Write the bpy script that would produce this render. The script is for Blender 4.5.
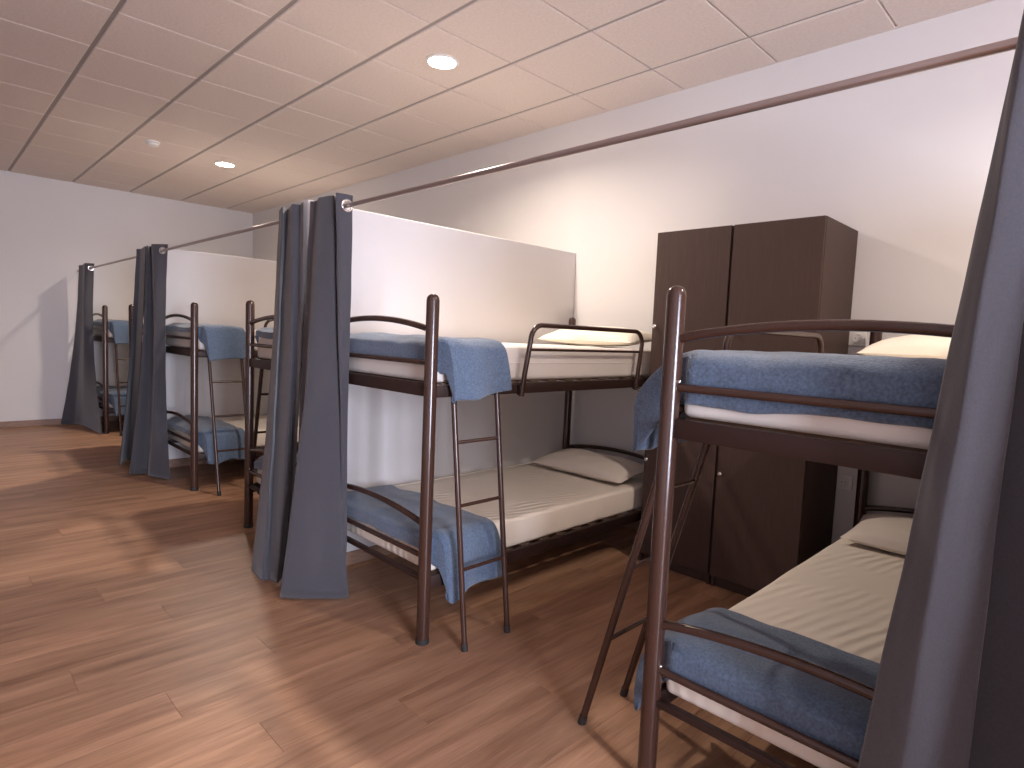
import bpy, bmesh, math, random
from mathutils import Vector, Matrix, noise

random.seed(7)
for o in list(bpy.data.objects): bpy.data.objects.remove(o)
scene = bpy.context.scene
col = scene.collection

# ------------------------------------------------------------------ camera
FPX, YAW, PITCH, ROLL, CAMZ = 601.498, -0.783369, -0.0787013, 0.0425719, 1.325
fw = Vector((math.cos(PITCH)*math.cos(YAW), math.cos(PITCH)*math.sin(YAW), math.sin(PITCH)))
r0 = Vector((math.sin(YAW), -math.cos(YAW), 0)); u0 = r0.cross(fw)
rt = math.cos(ROLL)*r0 + math.sin(ROLL)*u0
up = -math.sin(ROLL)*r0 + math.cos(ROLL)*u0
cd = bpy.data.cameras.new('camera'); cam = bpy.data.objects.new('camera', cd); col.objects.link(cam)
m = Matrix((rt, up, -fw)).transposed().to_4x4(); m.translation = (0, 0, CAMZ)
cam.matrix_world = m
cd.sensor_width = 36; cd.lens = FPX/1024*36; cd.clip_start = .02
scene.camera = cam

def px(u, v, Y):
    """photo pixel -> point on the plane y = Y"""
    d = rt*((u-512)/FPX) + up*(-(v-384)/FPX) + fw
    return Vector((0, 0, CAMZ)) + d*(Y/d.y)

def px_floor(u, v, z):
    d = rt*((u-512)/FPX) + up*(-(v-384)/FPX) + fw
    return Vector((0, 0, CAMZ)) + d*((z-CAMZ)/d.z)

# ------------------------------------------------------------------ world, daylight, exposure
w = bpy.data.worlds.new('world'); scene.world = w; w.use_nodes = True
w.node_tree.nodes['Background'].inputs[0].default_value = (.62, .74, 1, 1)
w.node_tree.nodes['Background'].inputs[1].default_value = 1.0

def area(name, loc, rot, sx, sy, power, color):
    l = bpy.data.lights.new(name, 'AREA'); l.shape = 'RECTANGLE'; l.size = sx; l.size_y = sy
    l.energy = power; l.color = color
    o = bpy.data.objects.new(name, l); col.objects.link(o); o.location = loc; o.rotation_euler = rot
    return o
WIN_Y0, WIN_Y1, WIN_Z0, WIN_Z1 = -.62, .68, .45, 2.35
DAY_POWER, LAMP, LAMP_W = 320, 90.0, 27.0
area('window_daylight', (-3.50, (WIN_Y0+WIN_Y1)/2, (WIN_Z0+WIN_Z1)/2), (0, -math.pi/2, 0),
     WIN_Z1-WIN_Z0, WIN_Y1-WIN_Y0, DAY_POWER, (.79, .825, 1.0))
vs = scene.view_settings
vs.view_transform = 'Standard'; vs.look = 'None'; vs.gamma = 1; vs.use_curve_mapping = False
vs.exposure = 0.66

# ------------------------------------------------------------------ materials
def mat(name, color, rough=.6, metal=0, bump=0, bscale=200, var=0, vscale=5, sheen=0, spec=.5, coord='Object', stretch=None):
    mt = bpy.data.materials.new(name); mt.use_nodes = True
    nt = mt.node_tree; b = nt.nodes['Principled BSDF']
    b.inputs['Base Color'].default_value = (*color, 1); b.inputs['Roughness'].default_value = rough
    b.inputs['Metallic'].default_value = metal; b.inputs['Specular IOR Level'].default_value = spec
    if sheen:
        b.inputs['Sheen Weight'].default_value = sheen; b.inputs['Sheen Roughness'].default_value = .5
    tc = nt.nodes.new('ShaderNodeTexCoord'); out = tc.outputs[coord]
    if stretch:
        mp = nt.nodes.new('ShaderNodeMapping'); mp.inputs['Scale'].default_value = stretch
        nt.links.new(out, mp.inputs[0]); out = mp.outputs[0]
    if bump:
        n = nt.nodes.new('ShaderNodeTexNoise'); n.inputs['Scale'].default_value = bscale; n.inputs['Detail'].default_value = 3
        nt.links.new(out, n.inputs['Vector'])
        bp = nt.nodes.new('ShaderNodeBump'); bp.inputs['Strength'].default_value = bump; bp.inputs['Distance'].default_value = .004
        nt.links.new(n.outputs[0], bp.inputs['Height']); nt.links.new(bp.outputs[0], b.inputs['Normal'])
    if var:
        n = nt.nodes.new('ShaderNodeTexNoise'); n.inputs['Scale'].default_value = vscale; n.inputs['Detail'].default_value = 4
        nt.links.new(out, n.inputs['Vector'])
        cr = nt.nodes.new('ShaderNodeValToRGB')
        cr.color_ramp.elements[0].position = .3; cr.color_ramp.elements[1].position = .7
        cr.color_ramp.elements[0].color = (*[c*(1-var) for c in color], 1)
        cr.color_ramp.elements[1].color = (*[min(1, c*(1+var)) for c in color], 1)
        nt.links.new(n.outputs[0], cr.inputs[0]); nt.links.new(cr.outputs[0], b.inputs['Base Color'])
    return mt

M = {}
M['wall'] = mat('white_paint', (.70, .672, .66), .75, bump=.06, bscale=180, var=.015, vscale=1.2)
M['tile'] = mat('mineral_tile', (.70, .61, .56), .9, bump=.35, bscale=160, var=.05, vscale=60)
M['tee'] = mat('ceiling_tee_grey', (.33, .29, .27), .6)
M['steel'] = mat('brown_steel', (.046, .0205, .0145), .22, bump=.03, bscale=90, spec=.6)
M['beam'] = mat('brown_steel_beam', (.030, .0145, .0115), .5, spec=.3)
M['locker'] = mat('brown_laminate', (.060, .034, .027), .6, spec=.35, bump=.12, bscale=60, var=.12, vscale=22, stretch=(6, 6, .35))
M['chrome'] = mat('chrome', (.75, .74, .74), .18, metal=1)
M['rod'] = mat('rod_metal', (.40, .33, .31), .30, metal=.8)
M['curtain'] = mat('grey_curtain', (.058, .056, .066), .9, bump=.22, bscale=420, var=.10, vscale=260, sheen=.25, stretch=(1, 1, .6))
M['blanket'] = mat('blue_fleece', (.082, .120, .185), .95, bump=.6, bscale=260, var=.32, vscale=130, sheen=.35)
M['sheet'] = mat('cream_sheet', (.80, .715, .62), .55, bump=.08, bscale=45)
M['sheet_top'] = mat('white_sheet', (.76, .70, .64), .6, bump=.06, bscale=60)
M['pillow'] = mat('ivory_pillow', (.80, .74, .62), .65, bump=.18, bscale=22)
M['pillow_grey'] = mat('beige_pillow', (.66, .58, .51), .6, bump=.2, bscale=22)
M['slat'] = mat('slat_wood', (.12, .075, .05), .6)
M['rubber'] = mat('black_rubber', (.02, .017, .016), .7)
M['plastic'] = mat('white_plastic', (.74, .72, .69), .4)
M['dark'] = mat('socket_dark', (.05, .045, .045), .5)
M['frame'] = mat('window_frame_white', (.78, .78, .78), .4)
M['base'] = mat('baseboard_wood', (.27, .165, .115), .5, var=.18, vscale=18, stretch=(1, 1, 6))
M['sub'] = mat('subfloor', (.06, .04, .03), .9)

def add_wrinkles(mt):
    """diagonal pulled creases of a loosely fitted sheet"""
    nt = mt.node_tree; b = nt.nodes['Principled BSDF']; N = nt.nodes.new; L = nt.links.new
    tc = N('ShaderNodeTexCoord'); mp = N('ShaderNodeMapping'); mp.inputs['Rotation'].default_value = (0, 0, .235)
    L(tc.outputs['Object'], mp.inputs[0])
    wv = N('ShaderNodeTexWave'); wv.inputs['Scale'].default_value = 7.0; wv.inputs['Distortion'].default_value = 3.2
    wv.inputs['Detail'].default_value = 2.5; wv.inputs['Detail Scale'].default_value = .55; L(mp.outputs[0], wv.inputs['Vector'])
    ns = N('ShaderNodeTexNoise'); ns.inputs['Scale'].default_value = 3.1; ns.inputs['Detail'].default_value = 1; L(tc.outputs['Object'], ns.inputs['Vector'])
    mr = N('ShaderNodeMapRange'); mr.inputs['From Min'].default_value = .42; mr.inputs['From Max'].default_value = .66; L(ns.outputs[0], mr.inputs['Value'])
    mu = N('ShaderNodeMath'); mu.operation = 'MULTIPLY'; L(wv.outputs['Fac'], mu.inputs[0]); L(mr.outputs[0], mu.inputs[1])
    bp = N('ShaderNodeBump'); bp.inputs['Strength'].default_value = .5; bp.inputs['Distance'].default_value = .010
    L(mu.outputs[0], bp.inputs['Height'])
    old = b.inputs['Normal'].links[0].from_socket if b.inputs['Normal'].links else None
    if old: L(old, bp.inputs['Normal'])
    L(bp.outputs[0], b.inputs['Normal'])
add_wrinkles(M['sheet'])

g = bpy.data.materials.new('window_glass'); g.use_nodes = True; nt = g.node_tree; nt.nodes.clear()
o_ = nt.nodes.new('ShaderNodeOutputMaterial'); mx = nt.nodes.new('ShaderNodeMixShader'); mx.inputs[0].default_value = .06
t_ = nt.nodes.new('ShaderNodeBsdfTransparent'); gl = nt.nodes.new('ShaderNodeBsdfGlossy'); gl.inputs['Roughness'].default_value = .02
nt.links.new(t_.outputs[0], mx.inputs[1]); nt.links.new(gl.outputs[0], mx.inputs[2]); nt.links.new(mx.outputs[0], o_.inputs[0])
M['glass'] = g

def emit(name, color, strength):
    mt = bpy.data.materials.new(name); mt.use_nodes = True; nt = mt.node_tree; b = nt.nodes['Principled BSDF']
    b.inputs['Base Color'].default_value = (.9, .9, .9, 1)
    b.inputs['Emission Color'].default_value = (*color, 1); b.inputs['Emission Strength'].default_value = strength
    return mt
M['lamp'] = emit('lamp_diffuser', (1.0, .88, .77), LAMP)

def plank_material():
    mt = bpy.data.materials.new('oak_laminate'); mt.use_nodes = True; nt = mt.node_tree; b = nt.nodes['Principled BSDF']
    N = nt.nodes.new; L = nt.links.new
    tc = N('ShaderNodeTexCoord'); oi = N('ShaderNodeObjectInfo')
    mul = N('ShaderNodeVectorMath'); mul.operation = 'SCALE'; mul.inputs[0].default_value = (31, 47, 0)
    L(oi.outputs['Random'], mul.inputs['Scale'])
    add = N('ShaderNodeVectorMath'); add.operation = 'ADD'; L(tc.outputs['Object'], add.inputs[0]); L(mul.outputs[0], add.inputs[1])
    mp = N('ShaderNodeMapping'); mp.inputs['Scale'].default_value = (9, .8, 1); L(add.outputs[0], mp.inputs[0])
    n1 = N('ShaderNodeTexNoise'); n1.inputs['Scale'].default_value = 1.7; n1.inputs['Detail'].default_value = 6
    n1.inputs['Roughness'].default_value = .62; n1.inputs['Distortion'].default_value = .55; L(mp.outputs[0], n1.inputs['Vector'])
    cr = N('ShaderNodeValToRGB'); e = cr.color_ramp.elements
    e[0].position = .28; e[0].color = (.215, .105, .058, 1); e[1].position = .72; e[1].color = (.480, .278, .170, 1)
    m_ = e.new(.5); m_.color = (.365, .198, .116, 1)
    L(n1.outputs[0], cr.inputs[0])
    mp2 = N('ShaderNodeMapping'); mp2.inputs['Scale'].default_value = (95, 3, 1); L(add.outputs[0], mp2.inputs[0])
    n2 = N('ShaderNodeTexNoise'); n2.inputs['Scale'].default_value = 2; n2.inputs['Detail'].default_value = 3; L(mp2.outputs[0], n2.inputs['Vector'])
    hs = N('ShaderNodeHueSaturation'); mr = N('ShaderNodeMapRange')
    mr.inputs['To Min'].default_value = .86; mr.inputs['To Max'].default_value = 1.12
    L(oi.outputs['Random'], mr.inputs['Value']); L(mr.outputs[0], hs.inputs['Value']); L(cr.outputs[0], hs.inputs['Color'])
    mr2 = N('ShaderNodeMapRange'); mr2.inputs['From Min'].default_value = .3; mr2.inputs['From Max'].default_value = .7
    mr2.inputs['To Min'].default_value = .86; mr2.inputs['To Max'].default_value = 1.08; L(n2.outputs[0], mr2.inputs['Value'])
    mm = N('ShaderNodeMix'); mm.data_type = 'RGBA'; mm.blend_type = 'MULTIPLY'; mm.inputs['Factor'].default_value = 1
    L(hs.outputs[0], mm.inputs['A']); L(mr2.outputs[0], mm.inputs['B']); L(mm.outputs['Result'], b.inputs['Base Color'])
    bp = N('ShaderNodeBump'); bp.inputs['Strength'].default_value = .12; bp.inputs['Distance'].default_value = .002
    L(n2.outputs[0], bp.inputs['Height']); L(bp.outputs[0], b.inputs['Normal'])
    b.inputs['Roughness'].default_value = .42; b.inputs['Specular IOR Level'].default_value = .4
    return mt
M['plank'] = plank_material()

# ------------------------------------------------------------------ mesh helpers
class MB:
    def __init__(s): s.v = []; s.f = []
    def box(s, a, b, bev=0):
        x0, x1 = sorted((a[0], b[0])); y0, y1 = sorted((a[1], b[1])); z0, z1 = sorted((a[2], b[2]))
        n = len(s.v)
        if bev <= 0:
            s.v += [(x, y, z) for z in (z0, z1) for y in (y0, y1) for x in (x0, x1)]
            s.f += [tuple(n+i for i in q) for q in ((0, 2, 3, 1), (4, 5, 7, 6), (0, 1, 5, 4), (2, 6, 7, 3), (0, 4, 6, 2), (1, 3, 7, 5))]
            return s
        bm = bmesh.new(); bmesh.ops.create_cube(bm, size=1)
        for v in bm.verts: v.co = Vector(((x0+x1)/2+v.co.x*(x1-x0), (y0+y1)/2+v.co.y*(y1-y0), (z0+z1)/2+v.co.z*(z1-z0)))
        bmesh.ops.bevel(bm, geom=bm.edges[:], offset=bev, segments=2 if bev < .012 else 4, profile=.5, affect='EDGES')
        s.bm(bm); return s
    def bm(s, bm):
        n = len(s.v); bm.verts.index_update()
        s.v += [tuple(v.co) for v in bm.verts]; s.f += [tuple(n+v.index for v in f.verts) for f in bm.faces]; bm.free()
    def tube(s, pts, r, seg=10, cap=True):
        pts = [Vector(p) for p in pts]; n0 = len(s.v)
        t0 = (pts[1]-pts[0]).normalized()
        ref = Vector((0, 0, 1)) if abs(t0.z) < .9 else Vector((1, 0, 0))
        nrm = (ref - t0*ref.dot(t0)).normalized()
        rr = r if isinstance(r, (list, tuple)) else [r]*len(pts)
        for i, p in enumerate(pts):
            if i == 0: t = pts[1]-pts[0]
            elif i == len(pts)-1: t = pts[-1]-pts[-2]
            else: t = (pts[i+1]-p).normalized() + (p-pts[i-1]).normalized()
            t.normalize(); nrm = (nrm - t*nrm.dot(t)).normalized(); bn = t.cross(nrm)
            for k in range(seg):
                a = 2*math.pi*k/seg; s.v.append(tuple(p + (nrm*math.cos(a)+bn*math.sin(a))*rr[i]))
        for i in range(len(pts)-1):
            for k in range(seg):
                a = n0+i*seg+k; b = n0+i*seg+(k+1) % seg
                s.f.append((a, b, b+seg, a+seg))
        if cap:
            s.f.append(tuple(n0+k for k in range(seg))[::-1]); e = n0+(len(pts)-1)*seg; s.f.append(tuple(e+k for k in range(seg)))
        return s
    def lathe(s, prof, seg=20, c=(0, 0, 0)):
        n0 = len(s.v)
        for r, z in prof:
            for k in range(seg):
                a = 2*math.pi*k/seg; s.v.append((c[0]+r*math.cos(a), c[1]+r*math.sin(a), c[2]+z))
        for i in range(len(prof)-1):
            for k in range(seg):
                a = n0+i*seg+k; b = n0+i*seg+(k+1) % seg; s.f.append((a, b, b+seg, a+seg))
        s.f.append(tuple(n0+k for k in range(seg))[::-1]); e = n0+(len(prof)-1)*seg; s.f.append(tuple(e+k for k in range(seg)))
        return s
    def grid(s, rows):
        n0 = len(s.v); nc = len(rows[0])
        for r in rows: s.v += [tuple(p) for p in r]
        for i in range(len(rows)-1):
            for j in range(nc-1):
                a = n0+i*nc+j; s.f.append((a, a+1, a+nc+1, a+nc))
        return s
    def torus(s, c, axis, R, r, n=22, k=8):
        axis = Vector(axis).normalized(); ref = Vector((0, 0, 1)) if abs(axis.z) < .9 else Vector((1, 0, 0))
        e1 = axis.cross(ref).normalized(); e2 = axis.cross(e1); n0 = len(s.v); c = Vector(c)
        for i in range(n):
            a = 2*math.pi*i/n; d = e1*math.cos(a)+e2*math.sin(a)
            for j in range(k):
                b = 2*math.pi*j/k; s.v.append(tuple(c+d*(R+r*math.cos(b))+axis*(r*.6*math.sin(b))))
        for i in range(n):
            for j in range(k):
                s.f.append((n0+i*k+j, n0+((i+1) % n)*k+j, n0+((i+1) % n)*k+(j+1) % k, n0+i*k+(j+1) % k))
        return s
    def mesh(s, name, material, smooth=True, weld=0):
        me = bpy.data.meshes.new(name); me.from_pydata(s.v, [], s.f)
        bm = bmesh.new(); bm.from_mesh(me)
        if weld: bmesh.ops.remove_doubles(bm, verts=bm.verts[:], dist=weld)
        bmesh.ops.recalc_face_normals(bm, faces=bm.faces[:]); bm.to_mesh(me); bm.free()
        me.materials.append(M[material])
        if smooth:
            me.polygons.foreach_set('use_smooth', [True]*len(me.polygons))
            me.set_sharp_from_angle(angle=math.radians(40))
        return me
    def build(s, name, material, parent=None, smooth=True, loc=None, weld=0):
        return obj(name, s.mesh(name, material, smooth, weld), parent, loc)

def obj(name, me, parent=None, loc=None):
    o = bpy.data.objects.new(name, me); col.objects.link(o)
    if parent: o.parent = parent
    if loc: o.location = loc
    return o
def tag(o, label, cat, group=None, kind=None):
    o['label'] = label; o['category'] = cat
    if group: o['group'] = group
    if kind: o['kind'] = kind
    return o
def empty(name, loc):
    o = bpy.data.objects.new(name, None); col.objects.link(o); o.location = loc; o.empty_display_size = .1
    return o
def copy_tree(o, parent=None):
    c = o.copy(); col.objects.link(c)
    if parent: c.parent = parent
    for ch in list(o.children): copy_tree(ch, c)
    return c

# ------------------------------------------------------------------ room shell
XR, XF, YL, YB, CZ = -3.26, 9.166, 2.187, -3.589, 2.969
GX, GY = 3.34, -.8127
T = .12
floor = MB().box((XR-T, YB-T, -.15), (XF+T, YL+T, -.012)).build('floor', 'sub', smooth=False)
tag(floor, 'reddish brown wood laminate plank floor of the dormitory', 'floor', kind='structure')
PW, PL = .192, 1.285
full = None
x = XR
row = 0
meshes = {}
def plank_mesh(wd, ln):
    k = (round(wd, 3), round(ln, 3))
    if k not in meshes:
        gx, e = .0003, .0009
        a = [(gx, gx, -.012), (wd-gx, gx, -.012), (wd-gx, ln-gx, -.012), (gx, ln-gx, -.012)]
        b = [(gx, gx, -e), (wd-gx, gx, -e), (wd-gx, ln-gx, -e), (gx, ln-gx, -e)]
        h = gx+e*.6
        c = [(h, h, 0), (wd-h, h, 0), (wd-h, ln-h, 0), (h, ln-h, 0)]
        mb = MB(); mb.v = a+b+c
        mb.f = [(8, 9, 10, 11)] + [(i, (i+1) % 4, 4+(i+1) % 4, 4+i) for i in range(4)] + [(4+i, 4+(i+1) % 4, 8+(i+1) % 4, 8+i) for i in range(4)]
        meshes[k] = mb.mesh('plank', 'plank', smooth=False)
    return meshes[k]
while x < XF-.01:
    wd = min(PW, XF-x)
    off = [(0.0), (.46), (.88), (.23), (1.06), (.66)][row % 6]
    y = YL + off - PL
    ys = [YL]
    while y > YB+.1: ys.append(y); y -= PL
    ys.append(YB)
    if ys[0]-ys[1] < .12: ys.pop(1)
    for a, b in zip(ys, ys[1:]):
        obj('plank', plank_mesh(wd, a-b), floor, (x, b, 0))
    x += PW; row += 1

def wall(name, a, b, label):
    return tag(MB().box(a, b).build(name, 'wall', smooth=False), label, 'wall', kind='structure')
wall('wall_right', (XR-T, YB-T, 0), (XF+T, YB, CZ+.15), 'white painted wall behind the bed heads and the lockers')
wall('wall_far', (XF, YB, 0), (XF+T, YL, CZ+.15), 'white painted end wall of the dormitory')
wall('wall_left', (XR-T, YL, 0), (XF+T, YL+T, CZ+.15), 'white painted long wall facing the bunk beds')
mb = MB()
mb.box((XR-T, YB, 0), (XR, WIN_Y0, CZ+.15)).box((XR-T, WIN_Y1, 0), (XR, YL, CZ+.15))
mb.box((XR-T, WIN_Y0, 0), (XR, WIN_Y1, WIN_Z0)).box((XR-T, WIN_Y0, WIN_Z1), (XR, WIN_Y1, CZ+.15))
tag(mb.build('wall_rear', 'wall', smooth=False), 'white painted wall holding the window', 'wall', kind='structure')
win = MB()
for a, b in (((WIN_Y0, WIN_Z0), (WIN_Y1, WIN_Z0+.05)), ((WIN_Y0, WIN_Z1-.05), (WIN_Y1, WIN_Z1)),
             ((WIN_Y0, WIN_Z0), (WIN_Y0+.05, WIN_Z1)), ((WIN_Y1-.05, WIN_Z0), (WIN_Y1, WIN_Z1)),
             (((WIN_Y0+WIN_Y1)/2-.03, WIN_Z0), ((WIN_Y0+WIN_Y1)/2+.03, WIN_Z1))):
    win.box((XR-.09, a[0], a[1]), (XR-.03, b[0], b[1]))
wn = tag(win.build('window_1', 'frame', smooth=False), 'white framed window letting in cool daylight', 'window', kind='structure')
ym = (WIN_Y0+WIN_Y1)/2
for a, b in ((WIN_Y0+.05, ym-.03), (ym+.03, WIN_Y1-.05)):
    MB().box((XR-.063, a, WIN_Z0+.05), (XR-.057, b, WIN_Z1-.05)).build('pane', 'glass', wn, smooth=False)
MB().box((XR-.03, WIN_Y0-.04, WIN_Z0-.03), (XR+.06, WIN_Y1+.04, WIN_Z0)).build('window_sill', 'frame', wn, smooth=False)

# suspended ceiling: slab, tees, tegular tiles
ceil = MB().box((XR-T, YB-T, CZ+.03), (XF+T, YL+T, CZ+.15)).build('ceiling', 'tee', smooth=False)
tag(ceil, 'suspended ceiling of square beige mineral tiles', 'ceiling', kind='structure')
xs = [XR] + [GX+.6*k for k in range(-10, 10) if XR+.05 < GX+.6*k < XF-.05] + [XF]
ys = [YB] + [GY-.6*j for j in range(4, -6, -1) if YB+.05 < GY-.6*j < YL-.05] + [YL]
for y in ys[1:-1]:
    MB().box((XR, y-.016, CZ+.008), (XF, y+.016, CZ+.03)).build('ceiling_tee', 'tee', ceil, smooth=False)
for x in xs[1:-1]:
    MB().box((x-.012, YB, CZ+.009), (x+.012, YL, CZ+.03)).build('cross_tee', 'tile', ceil, smooth=False)
for y, l in ((YB, 1), (YL, -1)):
    MB().box((XR, y, CZ-.001), (XF, y+l*.014, CZ+.02)).build('wall_angle', 'tile', ceil, smooth=False)
tmesh = {}
LIGHT_CELLS = []
for i in range(len(xs)-1):
    for j in range(len(ys)-1):
        a, b, c, d = xs[i], xs[i+1], ys[j], ys[j+1]
        k = (round(b-a, 3), round(d-c, 3))
        if k not in tmesh:
            wx, wy = (b-a)/2-.004, (d-c)/2-.0125
            mb = MB(); ch = .004
            mb.v = [(-wx, -wy, .028), (wx, -wy, .028), (wx, wy, .028), (-wx, wy, .028), (-wx, -wy, ch), (wx, -wy, ch), (wx, wy, ch), (-wx, wy, ch),
                    (-wx+ch, -wy+ch, 0), (wx-ch, -wy+ch, 0), (wx-ch, wy-ch, 0), (-wx+ch, wy-ch, 0)]
            mb.f = [(8, 11, 10, 9)] + [(q, (q+1) % 4, 4+(q+1) % 4, 4+q) for q in range(4)] + [(4+q, 4+(q+1) % 4, 8+(q+1) % 4, 8+q) for q in range(4)]
            tmesh[k] = mb.mesh('ceiling_tile', 'tile', smooth=False)
        obj('ceiling_tile', tmesh[k], ceil, ((a+b)/2, (c+d)/2, CZ))

# partitions between the bays
PH, PT = 1.975, .065
PX = [-.08, 2.970, 6.025]
PY = -1.44
for xp, lab in zip(PX, ('low white partition wall beside the bunk whose curtain hangs open at the rod end',
                        'low white partition wall between the locker bay and the middle bay',
                        'low white partition wall between the middle bay and the end bay')):
    tag(MB().box((xp, YB, 0), (xp+PT, PY, PH), .003).build('wall_partition', 'wall', smooth=False), lab, 'partition', kind='structure')
BH = .075
def baseboard(name, a, b, label):
    tag(MB().box(a, b, .003).build(name, 'base', smooth=False), label, 'baseboard', kind='structure')
baseboard('baseboard_far', (XF-.013, YB, 0), (XF, YL, BH), 'brown wooden baseboard along the end wall')
baseboard('baseboard_left', (XR, YL-.013, 0), (XF-.014, YL, BH), 'brown wooden baseboard along the long wall facing the beds')
for i, xp in enumerate(PX):
    baseboard('baseboard_partition', (xp-.013, YB+.014, 0), (xp, PY, BH), ('brown wooden baseboard of the partition next to the open curtain', 'brown wooden baseboard at the foot of the locker bay partition', 'brown wooden baseboard at the foot of the middle bay partition')[i])
    x1 = (PX+[XF])[i+1]
    baseboard('baseboard_right', (xp+PT+.001, YB, 0), (x1-.001 if i < 2 else XF-.014, YB+.013, BH), 'brown wooden baseboard under the bed heads in the ' + ('locker bay', 'middle bay', 'end bay')[i])

# ------------------------------------------------------------------ lamps and detector
def downlight(x, y, label):
    t = tag(empty('ceiling_downlight', (x, y, CZ)), label, 'ceiling light', 'round recessed ceiling lights')
    MB().lathe([(.098, 0), (.1, -.004), (.094, -.010), (.084, -.011), (.082, -.004)], 32).build('trim_ring', 'plastic', t)
    l = bpy.data.lights.new('downlight_beam', 'AREA'); l.shape = 'DISK'; l.size = .15; l.energy = LAMP_W
    l.color = (1.0, .87, .75); l.spread = math.radians(152)
    lo = bpy.data.objects.new('downlight_beam', l); col.objects.link(lo); lo.parent = t; lo.location = (0, 0, -.0125)
    MB().lathe([(.082, -.004), (.081, -.0075), (.066, -.0095), (.04, -.0105), (.01, -.011)], 32).build('diffuser', 'lamp', t)
downlight(3.04, -2.313, 'lit round ceiling downlight above the partition of the locker bay')
downlight(-.56, -2.313, 'lit round ceiling downlight above the partition behind the pale-folded curtain')
downlight(6.64, -2.313, 'lit round ceiling downlight near the smoke detector')
t = tag(empty('smoke_detector', (6.42, -1.60, CZ)), 'small white round smoke detector on the ceiling tiles', 'smoke detector')
MB().lathe([(.06, 0), (.06, -.012), (.052, -.016)], 24).build('base', 'plastic', t)
MB().lathe([(.05, -.016), (.046, -.034), (.03, -.042), (.01, -.043)], 24).build('sensor_cap', 'plastic', t)

# ------------------------------------------------------------------ bunk beds
FY0, LEN, BW = -1.515, 1.975, .895
FY = FY0
LV = (0.0, .825)                      # lower and upper bunk offset
def bed_meshes(s):
    """meshes of one bunk bed in local coordinates: +x*s outward on the ladder side, -y toward the head, origin under the ladder-side foot post"""
    P = []
    def w3(xo, d, z): return (s*xo, -d, z)
    pr = .0275
    prof = [(pr, 0.012), (pr, 1.458), (pr*.93, 1.470), (pr*.72, 1.479), (pr*.38, 1.4845), (.002, 1.486)]
    for xo in (0, -BW):
        for d in (0, LEN):
            c = w3(xo, d, 0)
            P.append(('post', MB().lathe(prof, 18, c).mesh('post', 'steel'), 0))
            P.append(('foot_cap', MB().lathe([(pr+.002, 0), (pr+.002, .022), (pr-.001, .024)], 18, c).mesh('foot_cap', 'rubber'), 0))
    for d in (0, LEN):
        for lv in LV:
            n = 22; pts = []
            for i in range(n+1):
                f = i/n; xo = -.012-(BW-.024)*f
                pts.append(w3(xo, d, +.512+lv+.046*(math.sin(math.pi*f)**.8)))
            P.append(('arch_rail', MB().tube(pts, .0135, 10).mesh('arch_rail', 'steel'), 0))
            P.append(('cross_rail', MB().tube([w3(-.01, d, .377+lv), w3(-BW+.01, d, .377+lv)], .0115, 10).mesh('cross_rail', 'steel'), 0))
            P.append(('end_beam', MB().box(w3(-.012, d-.0125, (.235 if lv else .270)+lv), w3(-BW+.012, d+.0125, .290+lv), .003).mesh('end_beam', 'beam'), 0))
    for lv in LV:
        for xo in (0, -BW):
            P.append(('side_beam', MB().box(w3(xo-.0125, .018, .232+lv), w3(xo+.0125, LEN-.018, (.281 if lv else .290)+lv), .003).mesh('side_beam', 'beam'), 0))
        for i in range(14):
            d = .10+i*(LEN-.2)/13
            P.append(('slat', (d, lv), 2))
    for d in (0,):
        for lv in LV:
            for zz in (.394,):
                mb = MB().lathe([(.006, 0), (.006, .003), (.004, .0055), (.001, .006)], 10)
                R_ = Matrix.Rotation(-math.pi/2, 3, 'X')
                mb.v = [tuple(Vector((-s*.029, .006, zz+lv)) + (R_ @ Vector(v))*Vector((1, -1, 1)).y*-1) for v in mb.v]
                P.append(('bolt', mb.mesh('bolt', 'chrome'), 0))
    return P, w3
slat_me = {s: MB().box((-s*.013, -.03, 0), (-s*(BW-.013), .03, .009), .002).mesh('slat', 'slat') for s in (1, -1)}
cache = {s: bed_meshes(s) for s in (1, -1)}

def guard(root, s, d0, d1):
    pts = []
    def w3(xo, d, z): return (s*xo, -d, z)
    b, zt, rc = .027, 1.384, .075
    pts = [w3(b, d0, 1.045), w3(b+.004, d0+.012, 1.15)]
    for i in range(7):
        a = math.pi/2*i/6
        pts.append(w3(b+.012, d0+.035+rc-rc*math.cos(a), zt-rc+rc*math.sin(a)))
    for i in range(7):
        a = math.pi/2*(1-i/6)
        pts.append(w3(b+.012, d1+.02-rc+rc*math.cos(a), zt-rc+rc*math.sin(a)))
    pts += [w3(b+.004, d1+.008, 1.15), w3(b, d1, 1.045)]
    g_ = MB().tube(pts, .0125, 10).build('guard_rail', 'steel', root)
    MB().tube([w3(b+.009, d0+.028, 1.267), w3(b+.009, d1+.016, 1.267)], .0075, 8).build('guard_bar', 'steel', g_)
    for d in (d0, d1):
        MB().box(w3(.012, d-.016, 1.05), w3(b+.006, d+.016, 1.10), .003).build('clamp', 'beam', g_)

def bunk(x0, s, label, gd):
    root = tag(empty('bunk_bed', (x0, FY, 0)), label, 'bunk bed', 'brown steel bunk beds')
    P, w3 = cache[s]
    for nm, me, kind in P:
        if kind == 2: obj('slat', slat_me[s], root, w3(0, me[0], (.2815 if me[1] else .279)+me[1]))
        else: obj(nm, me, root)
    guard(root, s, *gd)
    return root

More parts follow.
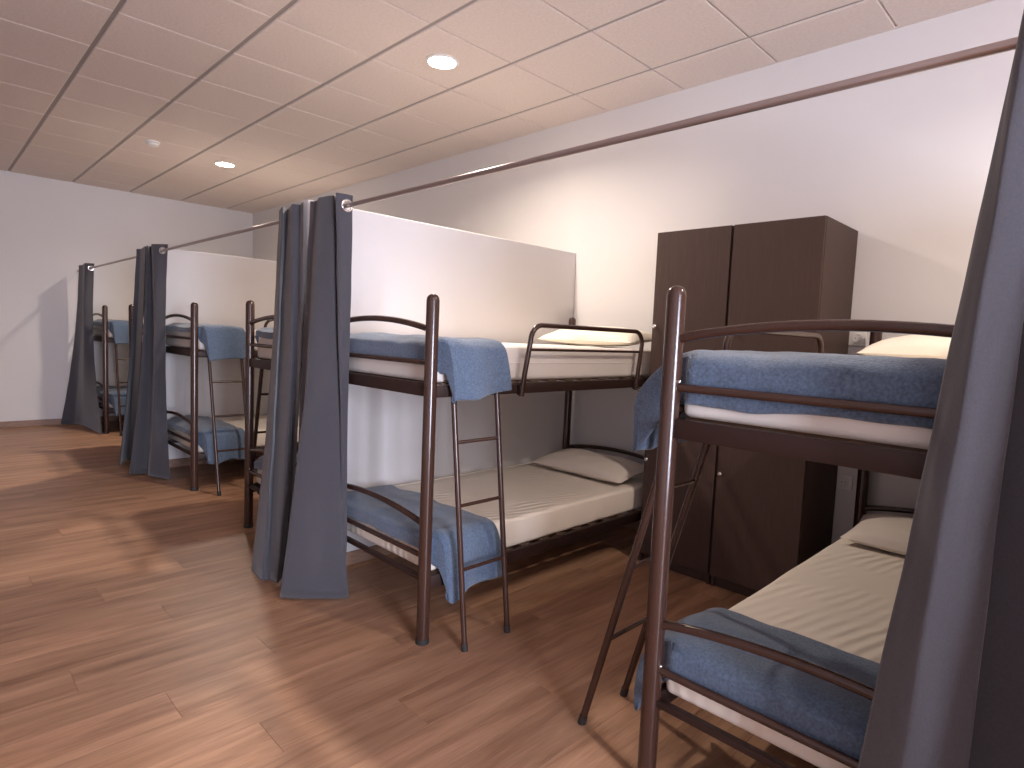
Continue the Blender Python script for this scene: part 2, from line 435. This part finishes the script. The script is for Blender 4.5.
def ladder(x0, s, foot, label):
    root = tag(empty('bunk_ladder', (x0, FY, 0)), label, 'ladder', 'brown tubular bunk ladders')
    top = .034
    def at(z): return top+.004+(foot-top)*(1-z/1.06)
    for d in (.095, .345):
        st = MB().tube([(s*at(0.012), -d, .012), (s*at(1.06), -d, 1.06), (s*(top-.001), -d, 1.115), (s*(top-.012), -d, 1.132), (s*(top-.03), -d, 1.136)], .0125, 10).build('stile', 'steel', root)
        MB().tube([(s*at(0), -d, 0), (s*at(.03), -d, .03)], .0145, 10).build('foot_cap', 'rubber', st)
    for z in (.335, .602, .868):
        MB().tube([(s*at(z), -.095, z), (s*at(z), -.345, z)], .008, 8).build('rung', 'steel', root)
    return root

def mattress(x0, s, lv, label, upper):
    z0, th = (.2915+LV[lv]), (.165 if upper else .146)
    bm = bmesh.new(); bmesh.ops.create_cube(bm, size=1)
    x_a, x_b, d_a, d_b = -.017, -BW-.012, .037, LEN-.045
    for v in bm.verts:
        v.co = Vector(((x_a+x_b)/2+v.co.x*(x_a-x_b), (d_a+d_b)/2+v.co.y*(d_b-d_a), z0+th/2+v.co.z*th))
    bmesh.ops.bevel(bm, geom=bm.edges[:], offset=.022, segments=4, profile=.5, affect='EDGES')
    bmesh.ops.subdivide_edges(bm, edges=[e for e in bm.edges if e.calc_length() > .3], cuts=30, use_grid_fill=True)
    for v in bm.verts:
        n = noise.noise(Vector((v.co.x*4, v.co.y*3, lv*7+x0*3)))
        if v.co.z > z0+.07:
            q = math.sin((v.co.y*1.0+v.co.x*.55)*46+3*noise.noise(Vector((v.co.x*5, v.co.y*5, x0))))
            k = max(0, noise.noise(Vector((v.co.x*2.2, v.co.y*1.6, 3+x0+lv))))
            v.co.z += .006*n + (.004*q*k if not upper else 0)
    for v in bm.verts: v.co = Vector((s*v.co.x, -v.co.y, v.co.z))
    mb = MB(); mb.bm(bm)
    root = mb.build('mattress', 'sheet_top' if upper else 'sheet', loc=(x0, FY, 0))
    tag(root, label, 'mattress', 'single mattresses on the bunk beds')
    for zz in ((z0+th-.012, z0+th*.5) if upper else (z0+th-.014,)):
        k = .032 if zz > z0+th-.02 else 0
        e = .0 if k == 0 else .004
        xa, xb, da, db = x_a-e, x_b+e, d_a+e, d_b-e; c = .03
        loop = [(xa, da+c), (xa, db-c), (xa-c*.3, db-c*.3), (xa-c, db), (xb+c, db), (xb+c*.3, db-c*.3), (xb, db-c), (xb, da+c), (xb+c*.3, da+c*.3), (xb+c, da), (xa-c, da), (xa-c*.3, da+c*.3), (xa, da+c)]
        MB().tube([(s*a, -b, zz) for a, b in loop], .0028, 6, cap=False).build('piping', 'sheet_top' if upper else 'sheet', root)
    return z0+th

def smooth_poly(pts, n):
    """resample a polyline with Catmull-Rom to n+1 points"""
    P = [Vector(p) for p in pts]; P = [P[0]*2-P[1]] + P + [P[-1]*2-P[-2]]
    out = []
    segs = len(P)-3
    for i in range(n+1):
        f = i/n*segs; k = min(int(f), segs-1); t = f-k
        a, b, c, d = P[k:k+4]
        out.append(.5*((2*b)+(c-a)*t+(2*a-5*b+4*c-d)*t*t+(-a+3*b-3*c+d)*t**3))
    return out

def blanket(x0, s, top, label, ln, prof, foot_drop, seed, group, hem=lambda f: 0, puff=.0, skew=0, name='blanket'):
    """prof: side drape as (outward, z below top) from the mattress edge; ln: reach along the bed"""
    th = .026
    zt = top+th+.002
    NA, NH, NB = 26, 16, 26
    rows = []
    d0 = .017
    side = smooth_poly([(a, b, 0) for a, b in prof], NH)
    for i in range(NB+1):
        f = i/NB
        r = []
        for j in range(NA+1):
            g_ = j/NA; xo = -BW+.045+(BW-.075)*g_
            L = ln + skew*(1-g_) + .02*noise.noise(Vector((g_*4, seed, 1)))
            d = d0+.03+(L-.03-d0)*f
            e = noise.noise(Vector((xo*5, d*6, seed)))*.011 + noise.noise(Vector((xo*14, d*13, seed+5)))*.005
            z = zt + e + puff*math.sin(math.pi*min(1, f*1.0+.12)) * (.75+.25*math.sin(g_*math.pi))
            if f < .12: z -= .012*(1-f/.12)**2
            if j == 0: z -= .006
            r.append(Vector((xo, d, z)))
        zed = r[-1].z
        for j in range(1, NH+1):
            p = side[j]; q = j/NH
            d = max(.056+.035*q, d0+.03+(ln-.03-d0)*f) + .02*q*(f-.4)
            wob = .014*q*math.sin(d*26+seed)+.010*q*noise.noise(Vector((d*9, q*3, seed)))
            zz = zed + p.y*(1+(hem(f)*q if p.y else 0))
            r.append(Vector((max(p.x+wob, .042 if q > .35 else -.03+.12*q), d, zz)))
        rows.append(r)
    mb = MB(); mb.grid([[(s*p.x, -p.y, p.z) for p in r] for r in rows])
    # foot flap tucked between mattress and rails
    fr = []
    nf = 10
    for i in range(nf+1):
        q = i/nf; r = []
        for j in range(NA+1):
            p = rows[0][j]
            a = min(1, q*2.2)
            dd = p.y-(p.y-d0)*math.sin(a*math.pi/2)
            dr = foot_drop*(1+.03*math.sin(j*.3+seed))
            z = p.z - q*dr*(.35+.65*q)
            r.append((s*min(p.x, -.034), -dd-.004*noise.noise(Vector((p.x*12, q*3, seed))), z))
        fr.append(r)
    fr[0] = [(s*p.x, -p.y, p.z) for p in rows[0][:NA+1]]
    mb.grid(fr)
    # corner of the cloth wrapping behind the post, from the foot flap to the side drape
    cp = []
    for i in range(NH+1):
        q = i/NH
        e0 = rows[0][NA+i]; k = q*nf; k0 = min(int(k), nf-1); f0 = Vector(fr[k0][NA]).lerp(Vector(fr[k0+1][NA]), k-k0)
        a = Vector((s*f0.x, -f0.y, f0.z))
        c1 = Vector((-.020, .050, a.z*.65+e0.z*.35)); c2 = Vector((.018, .062, a.z*.3+e0.z*.7))
        zm = top-.122
        c1.z = max(c1.z, zm); c2.z = max(c2.z, zm)
        cur = [a, c1, c2, e0] if q > .15 else [a, a.lerp(e0, .33), a.lerp(e0, .66), e0]
        cp.append([(s*p.x, -p.y, p.z) for p in smooth_poly(cur, 6)])
    mb.grid(cp)
    o = mb.build(name, 'blanket', loc=(x0, FY, 0), weld=.0004)
    so = o.modifiers.new('thickness', 'SOLIDIFY'); so.thickness = th*.75; so.offset = -1
    ss = o.modifiers.new('soft', 'SUBSURF'); ss.levels = 1; ss.render_levels = 1
    o.data.set_sharp_from_angle(angle=math.radians(120))
    tag(o, label, 'blanket', group)
    return o

def pillow(x0, s, top, label, material, seed, c=(-.44, 1.63), size=(.74, .36), h=.12, tilt=0.0, yaw=0, z_extra=0):
    mb = MB(); N = 28
    for sg in (1, -1):
        rows = []
        for i in range(N+1):
            u = -1+2*i/N; r = []
            for j in range(N+1):
                v = -1+2*j/N
                k = max(0, (1-abs(u)**2.4)*(1-abs(v)**2.2))**.45
                z = sg*h/2*k*(1.0 if sg > 0 else .55)
                pinch = 1-.06*(1-abs(v))*abs(u)**3; pv = 1-.10*(1-abs(u))*abs(v)**3
                z += .007*k*noise.noise(Vector((u*3.3+seed, v*2.6, sg*2)))+.004*k*noise.noise(Vector((u*8, v*7+seed, sg)))
                r.append(Vector((u*size[0]/2*pinch, v*size[1]/2*pv, z)))
            rows.append(r)
        mb.grid(rows)
    R_ = Matrix.Rotation(yaw, 3, 'Z') @ Matrix.Rotation(tilt, 3, 'X')
    lo = min((R_ @ Vector(v)).z for v in mb.v)
    mb.v = [tuple((R_ @ Vector(v)) - Vector((0, 0, lo))) for v in mb.v]
    o = mb.build('pillow', material, loc=(x0+s*c[0], FY-c[1], top+.004+z_extra), weld=.0005)
    tag(o, label, 'pillow', 'pillows at the bed heads')
    return o

BEDS = [  # x of ladder side, outward sign, ladder foot, guard span, place
    ('A', .885, 1, .315, (.37, 1.29), 0),
    ('B', 2.000, -1, .165, (.515, 1.47), 0),
    ('C', 5.085, -1, .27, (.50, 1.46), -.035),
    ('D', 3.945, 1, .25, (.42, 1.33), -.018),
    ('E', 8.22, -1, .25, (.50, 1.46), -.042),
    ('F', 7.02, 1, .25, (.42, 1.33), -.042),
]
PLACE = dict(A='beside the lockers, behind the pale-folded curtain', B='with its long side against the locker bay partition',
             C='with its long side against the middle bay partition', D='backed against the rear of the locker bay partition',
             E='with its long side against the end wall', F='hidden behind the middle curtains, only a post clear')
SHORT = dict(A='the bunk beside the lockers', B='the bunk against the locker bay partition', C='the bunk against the middle bay partition',
             D='the bunk behind the paired curtains', E='the bunk against the end wall', F='the bunk behind the middle curtains')
side_std = [(-.03, 0), (.012, -.012), (.046, -.05), (.066, -.13), (.076, -.22), (.080, -.27)]
side_A = [(-.03, 0), (.03, -.02), (.085, -.06), (.135, -.115), (.165, -.17), (.17, -.24), (.168, -.325)]
side_low = [(-.03, 0), (.012, -.012), (.046, -.06), (.060, -.14), (.067, -.22), (.070, -.27)]
for i, (k, x0, s, foot, gd, dy) in enumerate(BEDS):
    FY = FY0+dy
    bunk(x0, s, 'dark brown tubular steel bunk bed ' + PLACE[k], gd)
    ladder(x0, s, foot, 'thin dark brown ladder leaning on ' + SHORT[k])
    tl = mattress(x0, s, 0, 'cream sheeted lower mattress of ' + SHORT[k], False)
    tu = mattress(x0, s, 1, 'white sheeted upper mattress of ' + SHORT[k], True)
    gb = 'blue blankets folded over the bed ends'
    if k == 'A':
        blanket(x0, s, tu, 'blue fleece blanket across the upper foot of ' + SHORT[k], .40, side_A, .140, 1, gb, puff=.0)
        blanket(x0, s, tl, 'blue fleece blanket across the lower foot of ' + SHORT[k], .365, [(-.03, 0), (.03, -.03), (.080, -.09), (.105, -.15), (.115, -.22), (.118, -.27)], .095, 2, gb, puff=.0,
                hem=lambda f: .12*math.cos(f*5))
    elif k == 'B':
        blanket(x0, s, tu, 'blue fleece blanket across the upper foot of ' + SHORT[k], .385, side_std, .10, 3, gb, hem=lambda f: .02-.18*f, puff=.0)
        blanket(x0, s, tl, 'blue fleece blanket across the lower foot of ' + SHORT[k], .385, side_low, .07, 4, gb, hem=lambda f: .22*max(0, 1-abs(f-.18)/.25)-.06, puff=.008)
    elif k == 'C':
        blanket(x0, s, tu, 'blue fleece blanket across the upper foot of ' + SHORT[k], .37, side_std, .05, 5, gb, hem=lambda f: .05-.1*f, puff=.012)
        blanket(x0, s, tl, 'blue fleece blanket across the lower foot of ' + SHORT[k], .38, side_low, .06, 6, gb, hem=lambda f: .2*max(0, 1-abs(f-.35)/.3)-.1, puff=.03)
    else:
        sd = i*3
        blanket(x0, s, tu, 'blue fleece blanket across the upper foot of ' + SHORT[k], .38, side_std, .05, sd, gb, puff=.012)
        blanket(x0, s, tl, 'blue fleece blanket across the lower foot of ' + SHORT[k], .38, side_low, .06, sd+1, gb, puff=.02)
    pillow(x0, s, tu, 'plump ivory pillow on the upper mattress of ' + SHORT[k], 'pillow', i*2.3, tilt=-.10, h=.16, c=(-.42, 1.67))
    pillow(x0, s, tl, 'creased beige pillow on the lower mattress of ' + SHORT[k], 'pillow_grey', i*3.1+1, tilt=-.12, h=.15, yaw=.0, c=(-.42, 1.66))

# ------------------------------------------------------------------ lockers
def locker(xa, xb, label):
    yf, yb, H = -3.078, YB+.015, 1.96
    root = tag(empty('locker', ((xa+xb)/2, (yf+yb)/2, 0)), label, 'locker', 'dark brown lockers')
    L = lambda x, y, z: (x-(xa+xb)/2, y-(yf+yb)/2, z)
    t = .018
    mb = MB()
    mb.box(L(xa, yb, 0), L(xa+t, yf-.02, H)).box(L(xb-t, yb, 0), L(xb, yf-.02, H))
    mb.box(L(xa+t, yb, H-t), L(xb-t, yf-.02, H)).box(L(xa+t, yb, .06), L(xb-t, yf-.02, .06+t)).box(L(xa+t, yb, 1.0), L(xb-t, yf-.02, 1.0+t))
    mb.box(L(xa+t, yb, .06), L(xb-t, yb+.006, H))
    mb.build('body', 'locker', root, smooth=False)
    MB().box(L(xa+t, yf-.035, 0), L(xb-t, yf-.05, .06)).build('plinth', 'locker', root, smooth=False)
    for z0, z1, kz in ((.062, 1.007, .635), (1.010, H, 1.42)):
        d = MB().box(L(xa+.002, yf-.019, z0), L(xb-.002, yf, z1), .0015).build('door', 'locker', root, smooth=False)
        kb = MB().lathe([(.005, 0), (.005, .012), (.011, .016), (.012, .022), (.008, .027), (.001, .028)], 14)
        R_ = Matrix.Rotation(-math.pi/2, 3, 'X'); c = Vector(L(xb-.028, yf, kz))
        kb.v = [tuple(c + R_ @ Vector(v)) for v in kb.v]
        kb.build('knob', 'chrome', d)
locker(1.034, 1.487, 'dark brown two-door locker with its bare side panel next to the wall sockets')
locker(1.497, 1.947, 'dark brown two-door locker next to the partition bunk head')

# ------------------------------------------------------------------ sockets
def socket(x, z, label):
    t = tag(empty('wall_socket', (x, YB, z)), label, 'socket', 'white wall sockets')
    MB().box((-.042, 0, -.042), (.042, .012, .042), .004).build('plate', 'plastic', t)
    R_ = Matrix.Rotation(-math.pi/2, 3, 'X')
    b = MB().torus((0, .013, 0), (0, 1, 0), .022, .004); b.build('rim', 'plastic', t)
    b = MB().lathe([(.019, 0), (.019, .002), (.001, .0025)], 18); b.v = [tuple(Vector((0, .0105, 0))+R_ @ Vector(v)) for v in b.v]; b.build('socket_face', 'plastic', t)
    for dx in (-.009, .009):
        b = MB().lathe([(.0028, 0), (.0028, .0006), (.0005, .0007)], 8); b.v = [tuple(Vector((dx, .0130, 0))+R_ @ Vector(v)) for v in b.v]; b.build('pin_hole', 'dark', t)
socket(.995, 1.395, 'white wall socket beside the locker above the upper mattress')
socket(1.0, .612, 'white wall socket low on the wall between locker and bed post')
t = tag(empty('wall_grille', (2.30, YB, .985)), 'small pale slotted grille on the wall under the upper bunk by the locker', 'grille')
MB().box((-.06, 0, -.075), (.06, .008, .075), .003).build('plate', 'plastic', t)
sl = MB().box((-.048, .006, -.004), (.048, .012, .004)).mesh('slot', 'dark', smooth=False)
for i in range(7): obj('slot', sl, t, (0, 0, -.054+.018*i))

# ------------------------------------------------------------------ curtain rod and curtains
RY = -1.466
RZ = CAMZ+.582
segs = [(PX[0]+PT, PX[1], 'brown metal curtain rod spanning the locker bay'), (PX[1]+PT, PX[2], 'brown metal curtain rod spanning the middle bay'),
        (PX[2]+PT, XF, 'brown metal curtain rod spanning the end bay')]
for a, b, lab in segs:
    t = tag(empty('curtain_rod', ((a+b)/2, RY, RZ)), lab, 'curtain rod', 'curtain rods between partitions')
    h_ = (b-a)/2
    MB().tube([(-h_+.001, 0, 0), (h_-.001, 0, 0)], .0105, 14).build('tube', 'rod', t)
    for sg in (-1, 1):
        MB().tube([(sg*(h_-.001), 0, 0), (sg*(h_-.012), 0, 0)], .017, 14).build('end_socket', 'rod', t)

ZT, ZB = RZ+.052, .014
def curtain(folds, label, seed):
    """folds: (u, v, Y at rod height, u, v, Y near the floor) from photo pixels; each is one fold line of the cloth"""
    tops, mids, bots = [], [], []
    for f in folds:
        a = px(*f[:3]); b = px(*f[-3:]) if f[-1] is not None else px_floor(f[-3], f[-2], ZB)
        d = (b-a)/(b.z-a.z); q0 = None
        tp = a+d*(ZT-a.z) if len(f) == 6 else Vector((a.x, a.y, ZT))
        bt = b if f[-1] is None else a+d*(ZB-a.z) if len(f) == 6 else Vector((b.x, b.y, ZB))
        tp.x, bt.x = min(tp.x, XF-.03), min(bt.x, XF-.03)
        tops.append(tp); bots.append(bt)
        if len(f) == 9:
            m_ = px(*f[3:6]); qm = (ZT-m_.z)/(ZT-ZB)
            # quadratic offset that passes through the middle point
            mids.append((m_-tp.lerp(bt, qm))/(qm*(1-qm)))
        else: mids.append(Vector((0, 0, 0)))
    n = len(folds); per = 14; nr = 20
    zs = [ZT-.006*i for i in range(22)]; z0 = zs[-1]
    zs += [z0+(ZB-z0)*(i/34) for i in range(1, 35)]
    rows = []
    for z in zs:
        q = (ZT-z)/(ZT-ZB)
        ctr = [tops[i].lerp(bots[i], q)+mids[i]*(q*(1-q)) for i in range(n)]
        # slightly sharp folds: blend Catmull-Rom with the straight panel
        sp = smooth_poly([(p.x, p.y, 0) for p in ctr], per*(n-1))
        r = []
        for i, p in enumerate(sp):
            f = i/per; k = min(int(f), n-2); tt = f-k
            st = ctr[k].lerp(ctr[k+1], tt)
            x_, y_ = .6*p.x+.4*st.x, .6*p.y+.4*st.y
            w_ = .006*q*noise.noise(Vector((f*1.1, z*1.6, seed)))+.003*noise.noise(Vector((f*2, z*5, seed+9)))
            r.append(Vector((x_+w_, y_+w_, z+.0*q)))
        rows.append(r)
    # eyelets where the cloth crosses the rod
    eyes = []
    ri = min(range(len(zs)), key=lambda i: abs(zs[i]-RZ))
    rr = rows[ri]
    for i in range(len(rr)-1):
        a, b = rr[i], rr[i+1]
        if (a.y-RY)*(b.y-RY) < 0:
            tt = (RY-a.y)/(b.y-a.y); c = a.lerp(b, tt); c.z = RZ
            tg = (rr[min(i+3, len(rr)-1)]-rr[max(i-2, 0)]); tg.z = 0
            eyes.append((c, Vector((-tg.y, tg.x, 0)).normalized()))
    mb = MB(); nc = len(rows[0])
    for r in rows: mb.v += [tuple(p) for p in r]
    for i in range(len(rows)-1):
        for j in range(nc-1):
            c = (rows[i][j]+rows[i+1][j+1])/2
            if any((c-e).length < .0215 for e, _ in eyes): continue
            a = i*nc+j; mb.f.append((a, a+1, a+nc+1, a+nc))
    base = sum((Vector((b.x, b.y, 0)) for b in bots), Vector())/n
    t = tag(empty('curtain', base), label, 'curtain', 'dark grey eyelet curtains')
    mb.v = [tuple(Vector(v)-base) for v in mb.v]
    o = mb.build('cloth', 'curtain', t)
    so = o.modifiers.new('thickness', 'SOLIDIFY'); so.thickness = .0022; so.offset = 0
    o.data.set_sharp_from_angle(angle=math.radians(100))
    hm = MB().tube([tuple(Vector((p.x, p.y, ZB+.001))-base) for p in rows[-1][::2]], .0026, 6).build('hem', 'curtain', t)
    for c, nrm in eyes:
        MB().torus(c-base, nrm, .0255, .0062).build('eyelet', 'chrome', t)
    return tops, bots

curtain([(1018, 42, -1.44, 858, 768, -1.40), (1023, 42, -1.405, 903, 768, -1.362), (1056, 42, -1.42, 967, 768, -1.398), (1050, 42, -1.495, 955, 768, -1.485),
         (1105, 42, -1.49, 1050, 768, -1.475), (1130, 42, -1.40, 1085, 768, -1.28), (1150, 42, -1.495, 1115, 768, -1.45)],
        'dark grey eyelet curtain with a pale lit fold, drawn open before the locker bunk', 1)
curtain([(353, 206, -1.495, 348.5, 400, -1.49, 346, 540, -1.48), (336, 205, -1.415, 340, 400, -1.45, 345, 560, -1.475), (339, 205, -1.495, 341, 400, -1.485, 346, 585, -1.48),
         (333.5, 205, -1.435, 337, 400, -1.45, 344.5, 598, None), (319, 200, -1.415, 305, 400, -1.34, 280, 597, None),
         (317, 200, -1.445, 306, 400, -1.42, 302, 590, -1.41), (310.5, 200, -1.43, 302.5, 363, -1.42, 294, 586, -1.355)],
        'dark grey eyelet curtain gathered wide at the locker bay partition', 2)
curtain([(279, 209, -1.45, 270, 380, -1.41, 252, 570, None), (282, 208, -1.405, 275, 380, -1.37, 262, 580, None), (288, 207, -1.45, 278, 380, -1.42, 270, 579, None),
         (292, 205, -1.405, 289, 380, -1.38, 278, 583, None), (300, 203, -1.435, 296, 380, -1.42, 284, 580, -1.36), (303.5, 202, -1.415, 300.5, 363, -1.41, 288, 576, -1.40)],
        'dark grey eyelet curtain with narrow pleats behind the locker bay partition', 3)
curtain([(168, 250, -1.495, 165.5, 350, -1.49, 170.5, 474, -1.49), (152.5, 248, -1.415, 155, 340, -1.40, 150, 476, None), (151, 247, -1.45, 153, 340, -1.44, 147, 476, -1.40),
         (146.5, 247, -1.41, 143, 340, -1.36, 129, 474, None), (147.5, 247, -1.46, 144, 340, -1.44, 133, 470, -1.40)],
        'dark grey eyelet curtain gathered at the middle bay partition', 4)
curtain([(146, 248, -1.42, 142, 340, -1.42, 134, 468, -1.41), (141, 249, -1.44, 136, 340, -1.44, 127, 468, -1.40), (136.5, 250, -1.42, 131, 340, -1.39, 119, 466, None)],
        'narrow dark grey eyelet curtain peeking out behind the middle bay partition', 5)
curtain([(94.5, 266, -1.495, 94, 350, -1.495, 102, 424, -1.49), (85, 266, -1.415, 84, 350, -1.41, 84, 426, None), (83, 265, -1.45, 80, 350, -1.43, 74, 425, -1.38), (78.8, 265, -1.43, 73, 350, -1.38, 60.5, 424, None)],
        'dark grey eyelet curtain gathered against the end wall', 6)
